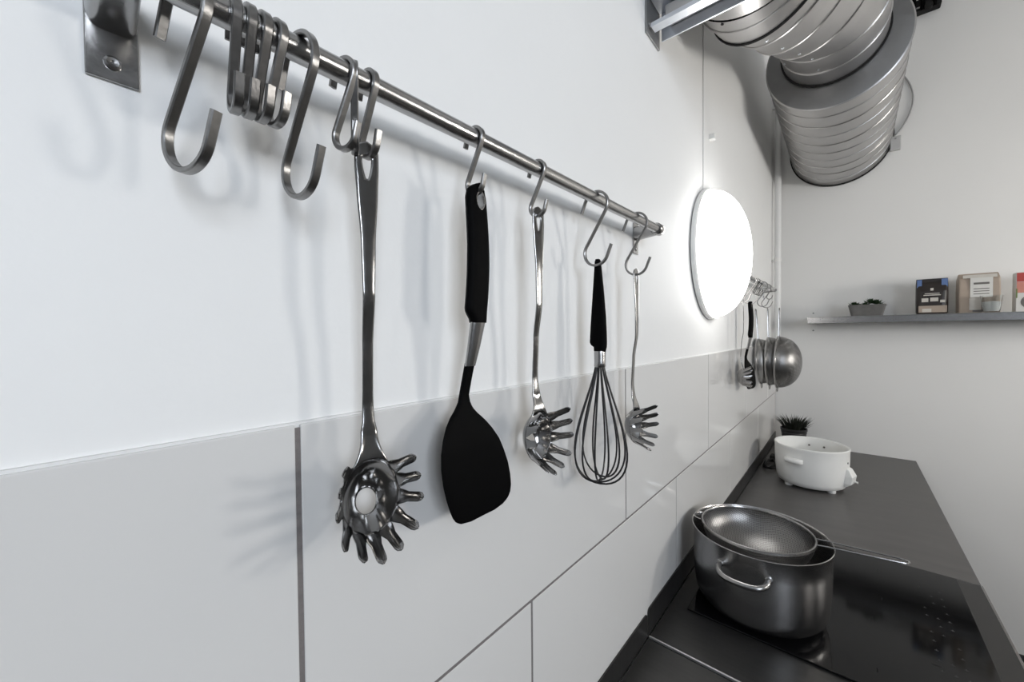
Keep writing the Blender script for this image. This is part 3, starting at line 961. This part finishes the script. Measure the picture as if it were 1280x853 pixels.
# ------------------------------------------------------------------ shelf on the far wall
SZ = Z0 + 0.145                                          # upper face
SHX0, SHX1, SHD = 0.165, 1.30, 0.195
sh = thing('wall_shelf', 'narrow steel shelf on the far wall holding groceries', 'shelf', ((SHX0 + SHX1) / 2, ROOM_Y1, SZ))
hxx = (SHX1 - SHX0) / 2
M_ = MB()
M_.box((-hxx, -SHD, -0.004), (hxx, -0.001, 0.0), 0.0008)
M_.box((-hxx, -SHD, -0.034), (hxx, -SHD + 0.003, -0.004), 0.0006)
M_.box((-hxx, -SHD + .003, -0.034), (-hxx + .003, -0.001, -0.004))
M_.box((hxx - .003, -SHD + .003, -0.034), (hxx, -0.001, -0.004))
M_.build('board', STEEL, sh)
for s_ in (-1, 1):
    bx = s_ * (hxx - 0.016)
    b_ = MB()
    b_.box((bx - 0.014, -0.004, -0.090), (bx + 0.014, -0.0005, 0.046), 0.0006)
    b_.box((bx - 0.002, -0.120, -0.034), (bx + 0.002, -0.004, -0.004))
    bo = b_.build('shelf_bracket', WHITE_PL, sh)
    for zz in (0.028, -0.072):
        MB().lathe([(0.0, 0.0), (0.0045, 0.0), (0.0040, -0.0025), (0.0, -0.0032)], 12, 'y', (bx, -0.004, zz)).build('screw', GALV_D, bo)

# things on the shelf ------------------------------------------------
YI = ROOM_Y1 - 0.12
STONE = mat('grey_stone_planter', (0.13, 0.127, 0.122), 0.85, noise=0.25, nscale=45, bump=0.4, bscale=120)
GREEN = mat('dark_green_leaf', (0.018, 0.045, 0.014), 0.55, noise=0.4, nscale=60)
GRASS = mat('dark_grass_blade', (0.022, 0.026, 0.018), 0.6, noise=0.4, nscale=50)
SOIL = mat('soil', (0.02, 0.015, 0.01), 0.9, noise=0.3, nscale=80)
pl = thing('shelf_planter', 'low grey stone planter with green succulents on the shelf', 'planter', (0.405, YI, SZ))
def rrect(hx_, hy_, r, n=5):
    P = []
    for cx, cy, a0 in ((hx_ - r, hy_ - r, 0), (-hx_ + r, hy_ - r, pi / 2), (-hx_ + r, -hy_ + r, pi), (hx_ - r, -hy_ + r, 3 * pi / 2)):
        for i in range(n + 1):
            a = a0 + pi / 2 * i / n
            P.append((cx + r * cos(a), cy + r * sin(a)))
    return P
def loftz(levels, close_top=True):
    """levels: list of (list of xy, z)"""
    M = MB(); n = len(levels[0][0])
    V = [(a, b, z) for P, z in levels for a, b in P]
    F = [(k * n + i, k * n + (i + 1) % n, (k + 1) * n + (i + 1) % n, (k + 1) * n + i) for k in range(len(levels) - 1) for i in range(n)]
    F.append(tuple(range(n))[::-1])
    if close_top: F.append(tuple((len(levels) - 1) * n + i for i in range(n)))
    return M.add(V, F, False)
loftz([(rrect(.060, .035, .01), 0), (rrect(.073, .042, .012), .058), (rrect(.068, .037, .01), .058), (rrect(.064, .034, .01), .044)]).build('bowl', STONE, pl)
random.seed(11)
for k, (cx, cy, rr, hh) in enumerate([(-.048, -.012, .026, .078), (-.028, -.016, .022, .070), (-.006, -.014, .024, .074), (.014, -.014, .030, .088), (.036, -.014, .028, .084), (.054, -.012, .020, .070)]):
    M_ = MB()
    for j in range(16):
        a = j * 2.4
        el = 0.25 + 1.1 * j / 16
        L = rr * (1.15 - 0.4 * j / 16)
        d = Vector((cos(a) * cos(el), sin(a) * cos(el), sin(el)))
        base = Vector((cx, cy, hh - 0.026))
        sd = Vector((-sin(a), cos(a), 0))
        M_.add([base, base + d * L * .6 + sd * .008, base + d * L * 1.1 + Vector((0, 0, .003)), base + d * L * .6 - sd * .008, base + d * L * .6 + Vector((0, 0, .004))], [(0, 1, 4), (1, 2, 4), (2, 3, 4), (3, 0, 4)])
    M_.build('succulent', GREEN, pl)

def flat(name, parent, material, x0, x1, z0, z1, y, dy=0.0008):
    return MB().box((x0, y - dy, z0), (x1, y, z1)).build(name, material, parent)
COFFEE = mat('dark_brown_foil', (0.020, 0.014, 0.012), 0.35, noise=0.15, nscale=30, bump=0.2, bscale=40)
BLUEP = mat('blue_print', (0.10, 0.17, 0.36), 0.4, noise=0.15)
CREAMP = mat('cream_print', (0.58, 0.55, 0.50), 0.5, noise=0.1, nscale=60)
TANP = mat('tan_card', (0.38, 0.31, 0.25), 0.6, noise=0.08, nscale=30)
REDP = mat('red_print', (0.42, 0.05, 0.04), 0.5, noise=0.1)
PINKP = mat('pink_print', (0.55, 0.22, 0.17), 0.5, noise=0.2, nscale=30)
WHITEP = mat('white_card', (0.66, 0.65, 0.62), 0.55, noise=0.05, nscale=30)
GREYP = mat('grey_print', (0.14, 0.13, 0.12), 0.5, noise=0.1)
GREENP = mat('green_print', (0.14, 0.20, 0.06), 0.5, noise=0.2)
# coffee bag: pillow-shaped foil with a crimped top
bag = thing('coffee_bag', 'dark foil coffee bag with pale pictures and blue corners on the shelf', 'bag', (0.634, YI, SZ))
lv = []
for z, hx_, hy_ in ((0, .049, .028), (.01, .052, .032), (.06, .053, .032), (.11, .053, .026), (.145, .053, .012), (.155, .0525, .003), (.170, .0515, .0022)):
    lv.append((rrect(hx_, hy_, min(hx_, hy_) * .7), z))
loftz(lv).build('foil', COFFEE, bag)
fy = -0.0335
flat('blue_corner', bag, BLUEP, -.050, -.034, .128, .166, -.0135, .002)
flat('blue_corner', bag, BLUEP, .030, .050, .128, .166, -.0135, .002)
for (x0, x1, z0, z1) in ((-.036, -.014, .058, .076), (-.008, .018, .060, .078), (.024, .040, .054, .066), (-.030, .026, .088, .092), (-.026, .022, .096, .099)):
    flat('print', bag, CREAMP, x0, x1, z0, z1, -0.0320, .0016)
flat('emblem', bag, CREAMP, -.007, .003, .112, .124, -0.0255, .002)
flat('lower_print', bag, TANP, -.046, .046, .008, .040, -0.0322, .0012)
flat('lower_print', bag, CREAMP, -.034, -.004, .010, .026, -0.0336, .0010)
# tan and white packet with a clip band
bx_ = thing('grocery_packet', 'tan and white packet with dark text lines standing on the shelf', 'packet', (0.778, YI + 0.01, SZ))
loftz([(rrect(.061, .036, .006), 0), (rrect(.062, .037, .006), .10), (rrect(.061, .033, .006), .155), (rrect(.060, .010, .004), .176), (rrect(.058, .006, .003), .181)]).build('carton', TANP, bx_)
flat('white_label', bx_, WHITEP, -.028, .038, .070, .172, -0.0375, .0012)
for z in (.128, .107, .096, .084):
    flat('text_line', bx_, GREYP, -.018, .028, z, z + (.009 if z > .12 else .0035), -0.0388, .0006)
flat('top_band', bx_, CREAMP, -.050, .050, .158, .172, -0.0365, .003)
flat('picture', bx_, GREYP, -.020, .012, .004, .014, -0.0378, .001)
flat('picture_panel', bx_, CREAMP, -.030, .005, .014, .068, -0.0374, .0006)
# glass with white contents in front of the packet
GLASSM = mat('clear_glass', (0.9, 0.92, 0.92), 0.03, noise=0.0, trans=1.0)
gl = thing('drinking_glass', 'small clear glass half full of white salt, in front of the tan packet', 'glass', (0.808, YI - 0.052, SZ))
MB().lathe([(0.0, 0.0), (0.0235, 0.0), (0.0255, 0.010), (0.033, 0.075), (0.0318, 0.075), (0.0244, 0.012), (0.022, 0.005), (0.0, 0.005)], 36, 'z').build('tumbler', GLASSM, gl)
MB().lathe([(0.0, 0.0055), (0.0216, 0.0055), (0.0238, 0.012), (0.0282, 0.046), (0.0, 0.050)], 32, 'z').build('contents', WHITE_PL, gl)
# red carton
rb = thing('red_carton', 'red and white carton with a pan picture at the end of the shelf', 'carton', (0.935, YI, SZ))
MB().box((-.055, -.025, 0), (.055, .025, .170), .0015).build('carton', WHITEP, rb)
flat('red_panel', rb, REDP, -.053, .053, .130, .168, -0.0252)
flat('pink_panel', rb, PINKP, -.053, .053, .082, .129, -0.0252)
MB().lathe([(0, 0), (.030, 0), (.030, -.0008), (0, -.0008)], 24, 'y', (-.012, -.0252, .042)).build('pan_picture', GREYP, rb)
MB().lathe([(0, 0), (.020, 0), (.020, -.0006), (0, -.0006)], 24, 'y', (-.012, -.0260, .044)).build('food_picture', REDP, rb)
flat('pan_handle_picture', rb, GREYP, -.030, -.024, .008, .026, -0.0252)
flat('side_stripe', rb, GREENP, -.055, -.051, .060, .100, -0.0256)

# ------------------------------------------------------------------ black fitting and loose cable high on the far wall
t = thing('cable_clamp', 'black cable clamp high on the far wall beside the duct', 'clamp', (0.61, ROOM_Y1, Z0 + 1.66))
MB().box((-0.055, -0.05, -0.015), (0.055, -0.0005, 0.04), 0.004).build('body', BLACK_SOFT, t)
for xx in (-.04, -.01, .03):
    MB().sweep([(xx, -0.052, -0.02), (xx, -0.060, 0.01), (xx, -0.052, 0.06)], 0.008, 10).build('cable', BLACK, t)
MB().lathe([(0.0, -0.07), (0.014, -0.07), (0.016, -0.055), (0.016, -0.045), (0.0, -0.045)], 14, 'y', (0.01, 0, -0.012)).build('knob', BLACK_SOFT, t)
MB().box((-0.052, -0.056, -0.005), (-0.02, -0.050, 0.0)).build('plate', GALV, t)
cb = MB().sweep([(0.505 + 0.066 * sin(pi * i / 24) ** 0.8 + 0.007 * i / 24, ROOM_Y1 - 0.0065, Z0 + 1.42 - 0.34 * i / 24) for i in range(25)], 0.0035, 8).build('loose_cable', mat('grey_cable', (0.36, 0.36, 0.36), 0.5))
tag(cb, 'thin grey cable looping on the far wall beside the duct', 'cable')
bo = thing('junction_box', 'small white junction box on the far wall beside the duct end', 'box', (0.512, ROOM_Y1, Z0 + 1.035))
MB().box((-.020, -.022, -.035), (.020, -.0005, .035), .003).build('lid', mat('pale_grey_plastic', (.5, .5, .5), .5), bo)
MB().lathe([(0, 0), (.004, 0), (.004, -.003), (0, -.003)], 10, 'y', (0, -.022, .022)).build('screw', GALV_D, bo)

# ------------------------------------------------------------------ cooking pot
PC = Vector((0.1675, 0.984, ZT + 0.0048))
pot = thing('cooking_pot', 'large brushed steel cooking pot with two loop handles on the hob', 'pot', PC, radians(0))
PR, PH = 0.1450, 0.178
prof = [(0.0, 0.0), (0.105, 0.0)]
for i in range(1, 9):
    a = i / 8 * pi / 2
    prof.append((0.105 + 0.034 * sin(a), 0.040 * (1 - cos(a)) + 0.0))
prof += [(0.1415, 0.08), (0.1430, 0.13), (0.1435, PH - 0.006), (0.1460, PH - 0.002), (0.1462, PH), (0.1448, PH + 0.001), (0.1418, PH - 0.004), (0.1405, 0.13), (0.138, 0.06), (0.128, 0.018), (0.10, 0.005), (0.0, 0.004)]
MB().lathe(prof, 96, 'z').build('body', STEEL_POT, pot)
def loop_handle(parent, ang, z, span, reach, drop, r, material, rad):
    P = []
    for i in range(29):
        s_ = i / 28 * 2 - 1
        e = (1 - abs(s_) ** 3.2)
        a = ang + span * s_ * (1 - 0.10 * (1 - e))
        rr = rad - 0.004 + reach * e ** 0.8
        P.append((rr * cos(a), rr * sin(a), z - drop * e))
    M = MB().sweep(P, r, 12)
    o = M.build('handle', material, parent)
    for s_ in (0, -1):
        p = Vector(P[s_]); d = Vector((p.x, p.y, 0)).normalized()
        MB().sweep([p - d * .001, p + d * 0.0055, p + d * .007], [0.0095, 0.0080, 0.005], 14).build('rivet_plate', material, o)
    return o
HA = radians(-93)
loop_handle(pot, HA, 0.138, 0.375, 0.036, 0.009, 0.0062, STEEL, 0.1435)
loop_handle(pot, HA + pi, 0.138, 0.375, 0.036, 0.009, 0.0062, STEEL, 0.1435)

# ------------------------------------------------------------------ sieves
def make_sieve(label, loc, R, depth, handle_len, group=None):
    """rim in the local xy plane, bowl below, handle along +x, ear along -x"""
    t = thing('wire_sieve', label, 'sieve', loc, 0, group)
    NS, NR = 72, 16
    V, F = [], []
    uvs = []
    for k in range(NR + 1):
        s_ = k / NR
        for i in range(NS):
            a = 2 * pi * i / NS
            ph = s_ * pi / 2
            r = (R - 0.002) * sin(ph) ** 0.92 if k else 0.0006
            V.append((r * cos(a), r * sin(a), -depth * cos(ph) ** 0.95 if k < NR else 0.0))
    for k in range(NR):
        for i in range(NS):
            j = (i + 1) % NS
            F.append((k * NS + i, k * NS + j, (k + 1) * NS + j, (k + 1) * NS + i))
    g = MB().add(V, F).build('gauze_bowl', GAUZE, t)
    uv = g.data.uv_layers.new(name='UVMap')
    for lp in g.data.loops:
        co = g.data.vertices[lp.vertex_index].co
        rr = sqrt(co.x ** 2 + co.y ** 2)
        arc = sqrt(rr ** 2 + (co.z + depth) ** 2)
        k = arc / max(rr, 1e-6)
        uv.data[lp.index].uv = (co.x * k / 0.0036, co.y * k / 0.0036)
    MB().lathe([(R - 0.004, 0.001), (R - 0.0025, 0.0035), (R + 0.0005, 0.0030), (R + 0.0015, -0.002), (R - 0.0005, -0.005), (R - 0.0035, -0.004)], 80, 'z', close=True).build('rim', STEEL, t)
    # handle: one bent wire, narrow at the far end
    P = [(R - 0.001, -0.0155, -0.001), (R + 0.02, -0.0150, 0.0), (R + handle_len * .5, -0.0125, 0.0), (R + handle_len - 0.012, -0.0095, 0.0)]
    for i in range(9):
        a = -pi / 2 + pi * i / 8
        P.append((R + handle_len - 0.010 + 0.010 * cos(a), 0.0090 * sin(a), 0.0))
    P += [(x, -y, z) for x, y, z in P[3::-1]]
    MB().sweep(P, 0.0020, 8, ref=(0, 0, 1)).build('handle', STEEL, t)
    P = []
    for i in range(15):
        a = pi / 2 + pi * i / 14
        P.append((-R - 0.001 + 0.017 * cos(a) * 1.0, 0.020 * sin(a), 0.0005))
    MB().sweep(P, 0.0017, 8, ref=(0, 0, 1)).build('ear', STEEL, t)
    return t
sv = make_sieve('wire sieve with long handle resting on the cooking pot', (0.1625, 0.9840, ZT + 0.0048 + PH + 0.0042), 0.119, 0.082, 0.152)
sv.rotation_euler = (0, 0, radians(8))
# three more hang nested on the far rail
SYC = 2.045
SIEVE_L = ['hanging wire sieve nearest the tiles, innermost and smallest of the nested three', 'hanging wire sieve in the middle of the nested three', 'hanging wire sieve outermost of the nested three, its dome fully in view']
for k, (xx, tilt) in enumerate(((0.016, 4.0), (0.052, 1.5), (0.088, -1.0))):
    o = make_sieve(SIEVE_L[k], (0, 0, 0), (0.108, 0.114, 0.120)[k], (0.074, 0.082, 0.090)[k], (0.142, 0.136, 0.130)[k], 'sieves on the far rail')
    # rim normal (local +z) faces the wall, handle (local +x) points up
    M = Matrix(((0, 0, -1), (0, 1, 0), (1, 0, 0)))
    M = Matrix.Rotation(radians(-tilt), 3, 'Y') @ M
    o.rotation_euler = M.to_euler()
    o.location = (xx, SYC + (0.0, 0.004, -0.003)[k], Z0 - 0.072 + (0.0, 0.002, 0.0)[k])

# ------------------------------------------------------------------ far rail hooks and utensils
FZ = FRZ
s_hook('large', 1.505, 0, 'long S-hook on the far rail holding a pasta server half hidden by the lamp', zr=FZ - .003)
zb_fs = s_hook('large', 1.640, 6, 'long S-hook on the far rail holding the black spatula', zr=FZ - .003)
for i, y in enumerate((1.74, 1.775, 1.81, 1.85)):
    s_hook('small', y, (4, -6, 8, -3)[i], 'empty short S-hook on the far rail, %s from the spatula' % ('first', 'second', 'third', 'fourth')[i], 'empty hooks on the far rail', zr=FZ)
s_hook('large', 1.93, 14, 'long empty S-hook on the far rail beside the hook with the sieves', zr=FZ + .001)
s_hook('large', 2.045, 0, 'long S-hook on the far rail that holds the three sieves', zr=FZ + .001)
s_hook('small', 2.13, 10, 'empty short S-hook on the far rail past the sieves, by the corner', zr=FZ + .002)
dup(srv, 'steel pasta server on the far rail, half hidden behind the lit lamp', (RX, 1.505, zb_fs), radians(6), 'pasta servers')
dup(spat, 'black spatula hanging on the far rail between a pasta server and the sieves', (RX, 1.640, zb_fs), radians(-12))

# ------------------------------------------------------------------ white cooker
ck = thing('electric_cooker', 'round white electric cooker base without lid on the dark worktop', 'cooker', (0.212, 2.010, ZT))
prof = [(0.0, 0.011), (0.108, 0.011), (0.117, 0.016), (0.1235, 0.034), (0.1285, 0.078), (0.1305, 0.130), (0.1310, 0.166), (0.1325, 0.170), (0.1322, 0.176), (0.1295, 0.178), (0.1240, 0.174), (0.1225, 0.160), (0.1215, 0.060), (0.110, 0.052), (0.0, 0.050)]
body = MB().lathe(prof, 80, 'z').build('body', WHITE_PL, ck)
for a in (45, 135, 225, 315):
    MB().lathe([(0.0, 0.0), (0.014, 0.0), (0.015, 0.002), (0.015, 0.013), (0.0, 0.013)], 16, 'z', (0.102 * cos(radians(a)), 0.092 * sin(radians(a)), 0)).build('foot', WHITE_PL, ck)
def grip(ang):
    P = []
    V, F = [], []
    N = 17
    sec = 12
    for i in range(N):
        s_ = i / (N - 1) * 2 - 1
        a = ang + 0.26 * s_
        e = max(0.0, 1 - abs(s_) ** 4)
        reach = 0.001 + 0.024 * e ** 0.6
        for k in range(sec):
            q = 2 * pi * k / sec
            r = 0.1295 + reach * (0.5 + 0.5 * cos(q))
            zz = 0.124 + 0.0115 * (abs(sin(q)) ** .7) * (1 if sin(q) > 0 else -1) * (0.7 + 0.3 * e)
            V.append((r * cos(a), r * sin(a), zz))
    F = [(i * sec + k, i * sec + (k + 1) % sec, (i + 1) * sec + (k + 1) % sec, (i + 1) * sec + k) for i in range(N - 1) for k in range(sec)]
    F += [tuple(range(sec)), tuple((N - 1) * sec + k for k in range(sec))]
    MB().add(V, F).build('handle', WHITE_PL, ck)
CA = math.atan2(-0.12 - 2.01, 0.331 - 0.212)
grip(CA - radians(26)); grip(CA - radians(26) + pi)
# control housing with a switch on the side away from the wall
KA = CA + radians(72)
kc, ks = cos(KA), sin(KA)
hs = MB()
V = []
for z, rr, hw in ((0.030, 0.128, 0.020), (0.045, 0.146, 0.026), (0.075, 0.150, 0.026), (0.100, 0.138, 0.022), (0.108, 0.128, 0.018)):
    for r_, s_ in ((0.118, -1), (rr, -1), (rr, 1), (0.118, 1)):
        V.append((r_ * kc - s_ * hw * ks, r_ * ks + s_ * hw * kc, z))
F = [(k * 4 + i, k * 4 + (i + 1) % 4, (k + 1) * 4 + (i + 1) % 4, (k + 1) * 4 + i) for k in range(4) for i in range(4)] + [(0, 1, 2, 3), (16, 17, 18, 19)]
hs.add(V, F, False)
h_ = hs.build('control_box', WHITE_PL, ck, bevel=0.003)
MB().sweep([(0.145 * kc, 0.145 * ks, 0.056), (0.156 * kc, 0.156 * ks, 0.054), (0.160 * kc, 0.160 * ks, 0.0535)], [0.004, 0.0036, 0.0045], 10).build('switch_lever', WHITE_PL, h_)
MB().sweep([(0.1300 * kc + .012 * ks, 0.1300 * ks - .012 * kc, 0.128), (0.1318 * kc + .012 * ks, 0.1318 * ks - .012 * kc, 0.128)], 0.004, 8).build('badge', GREYP, ck)
for a in (70, 96):
    aa = radians(a)
    MB().sweep([(0.1195 * cos(aa), 0.1195 * sin(aa), 0.142), (0.1235 * cos(aa), 0.1235 * sin(aa), 0.142)], 0.0042, 10).build('inner_stud', GREYP, ck)
# cord lying by the tiles
cd = thing('power_cord', 'black power cord coiled on the worktop behind the white cooker', 'cord', (0.045, 2.16, ZT))
P = []
for i in range(70):
    a = i / 69 * 2 * pi * 2.6
    P.append(((0.022 + 0.004 * sin(a * .37)) * cos(a), (0.085 - 0.006 * (i / 69)) * sin(a) * 0.9, 0.006 + 0.010 * i / 69 + 0.004 * sin(a * 1.7) ** 2))
MB().sweep(P, 0.0045, 8).build('cable', BLACK_SOFT, cd)
MB().box((-0.014, 0.085, 0.002), (0.016, 0.135, 0.032), 0.006).build('plug', BLACK_SOFT, cd)

# ------------------------------------------------------------------ potted grass in the corner
gp = thing('potted_grass', 'dark spiky grass plant in a black ribbed pot in the far corner', 'potted plant', (0.104, 2.57, ZT))
prof = [(0.0, 0.0), (0.040, 0.0), (0.044, 0.006)]
for i in range(9):
    z = 0.010 + i * 0.0105
    prof += [(0.0450 + i * .0016, z), (0.0475 + i * .0016, z + 0.004), (0.0455 + i * .0016, z + 0.0085)]
prof += [(0.0610, 0.108), (0.0630, 0.112), (0.0630, 0.122), (0.0595, 0.123), (0.0580, 0.112), (0.0, 0.110)]
MB().lathe(prof, 40, 'z').build('pot', mat('black_plant_pot', (0.02, 0.02, 0.021), 0.4, noise=0.1), gp)
MB().lathe([(0.0, 0.112), (0.057, 0.112), (0.050, 0.1155), (0.0, 0.117)], 30, 'z').build('soil', SOIL, gp)
random.seed(21)
M_ = MB()
for k in range(230):
    a = random.uniform(0, 2 * pi); r = 0.045 * sqrt(random.random())
    lean = random.uniform(0.05, 0.25) + 0.55 * r / 0.045 * random.uniform(.6, 1)
    L = random.uniform(0.06, 0.095)
    b = Vector((r * cos(a), r * sin(a), 0.112))
    d = Vector((cos(a) * sin(lean), sin(a) * sin(lean), cos(lean)))
    sd = Vector((-sin(a + random.uniform(-1, 1)), cos(a), 0)).normalized() * 0.0022
    mid_ = b + d * L * .55; tip_ = b + d * L + Vector((cos(a), sin(a), -.3)) * L * 0.10
    fwd = d.cross(sd).normalized() * 0.0012
    M_.add([b - sd, b + sd, mid_ + sd * .9, mid_ - sd * .9, tip_, mid_ + fwd], [(0, 1, 2, 5), (1, 0, 3, 5), (3, 5, 4), (5, 2, 4)])
gb = M_.build('grass_blades', GRASS, gp)
gb['kind'] = 'stuff'
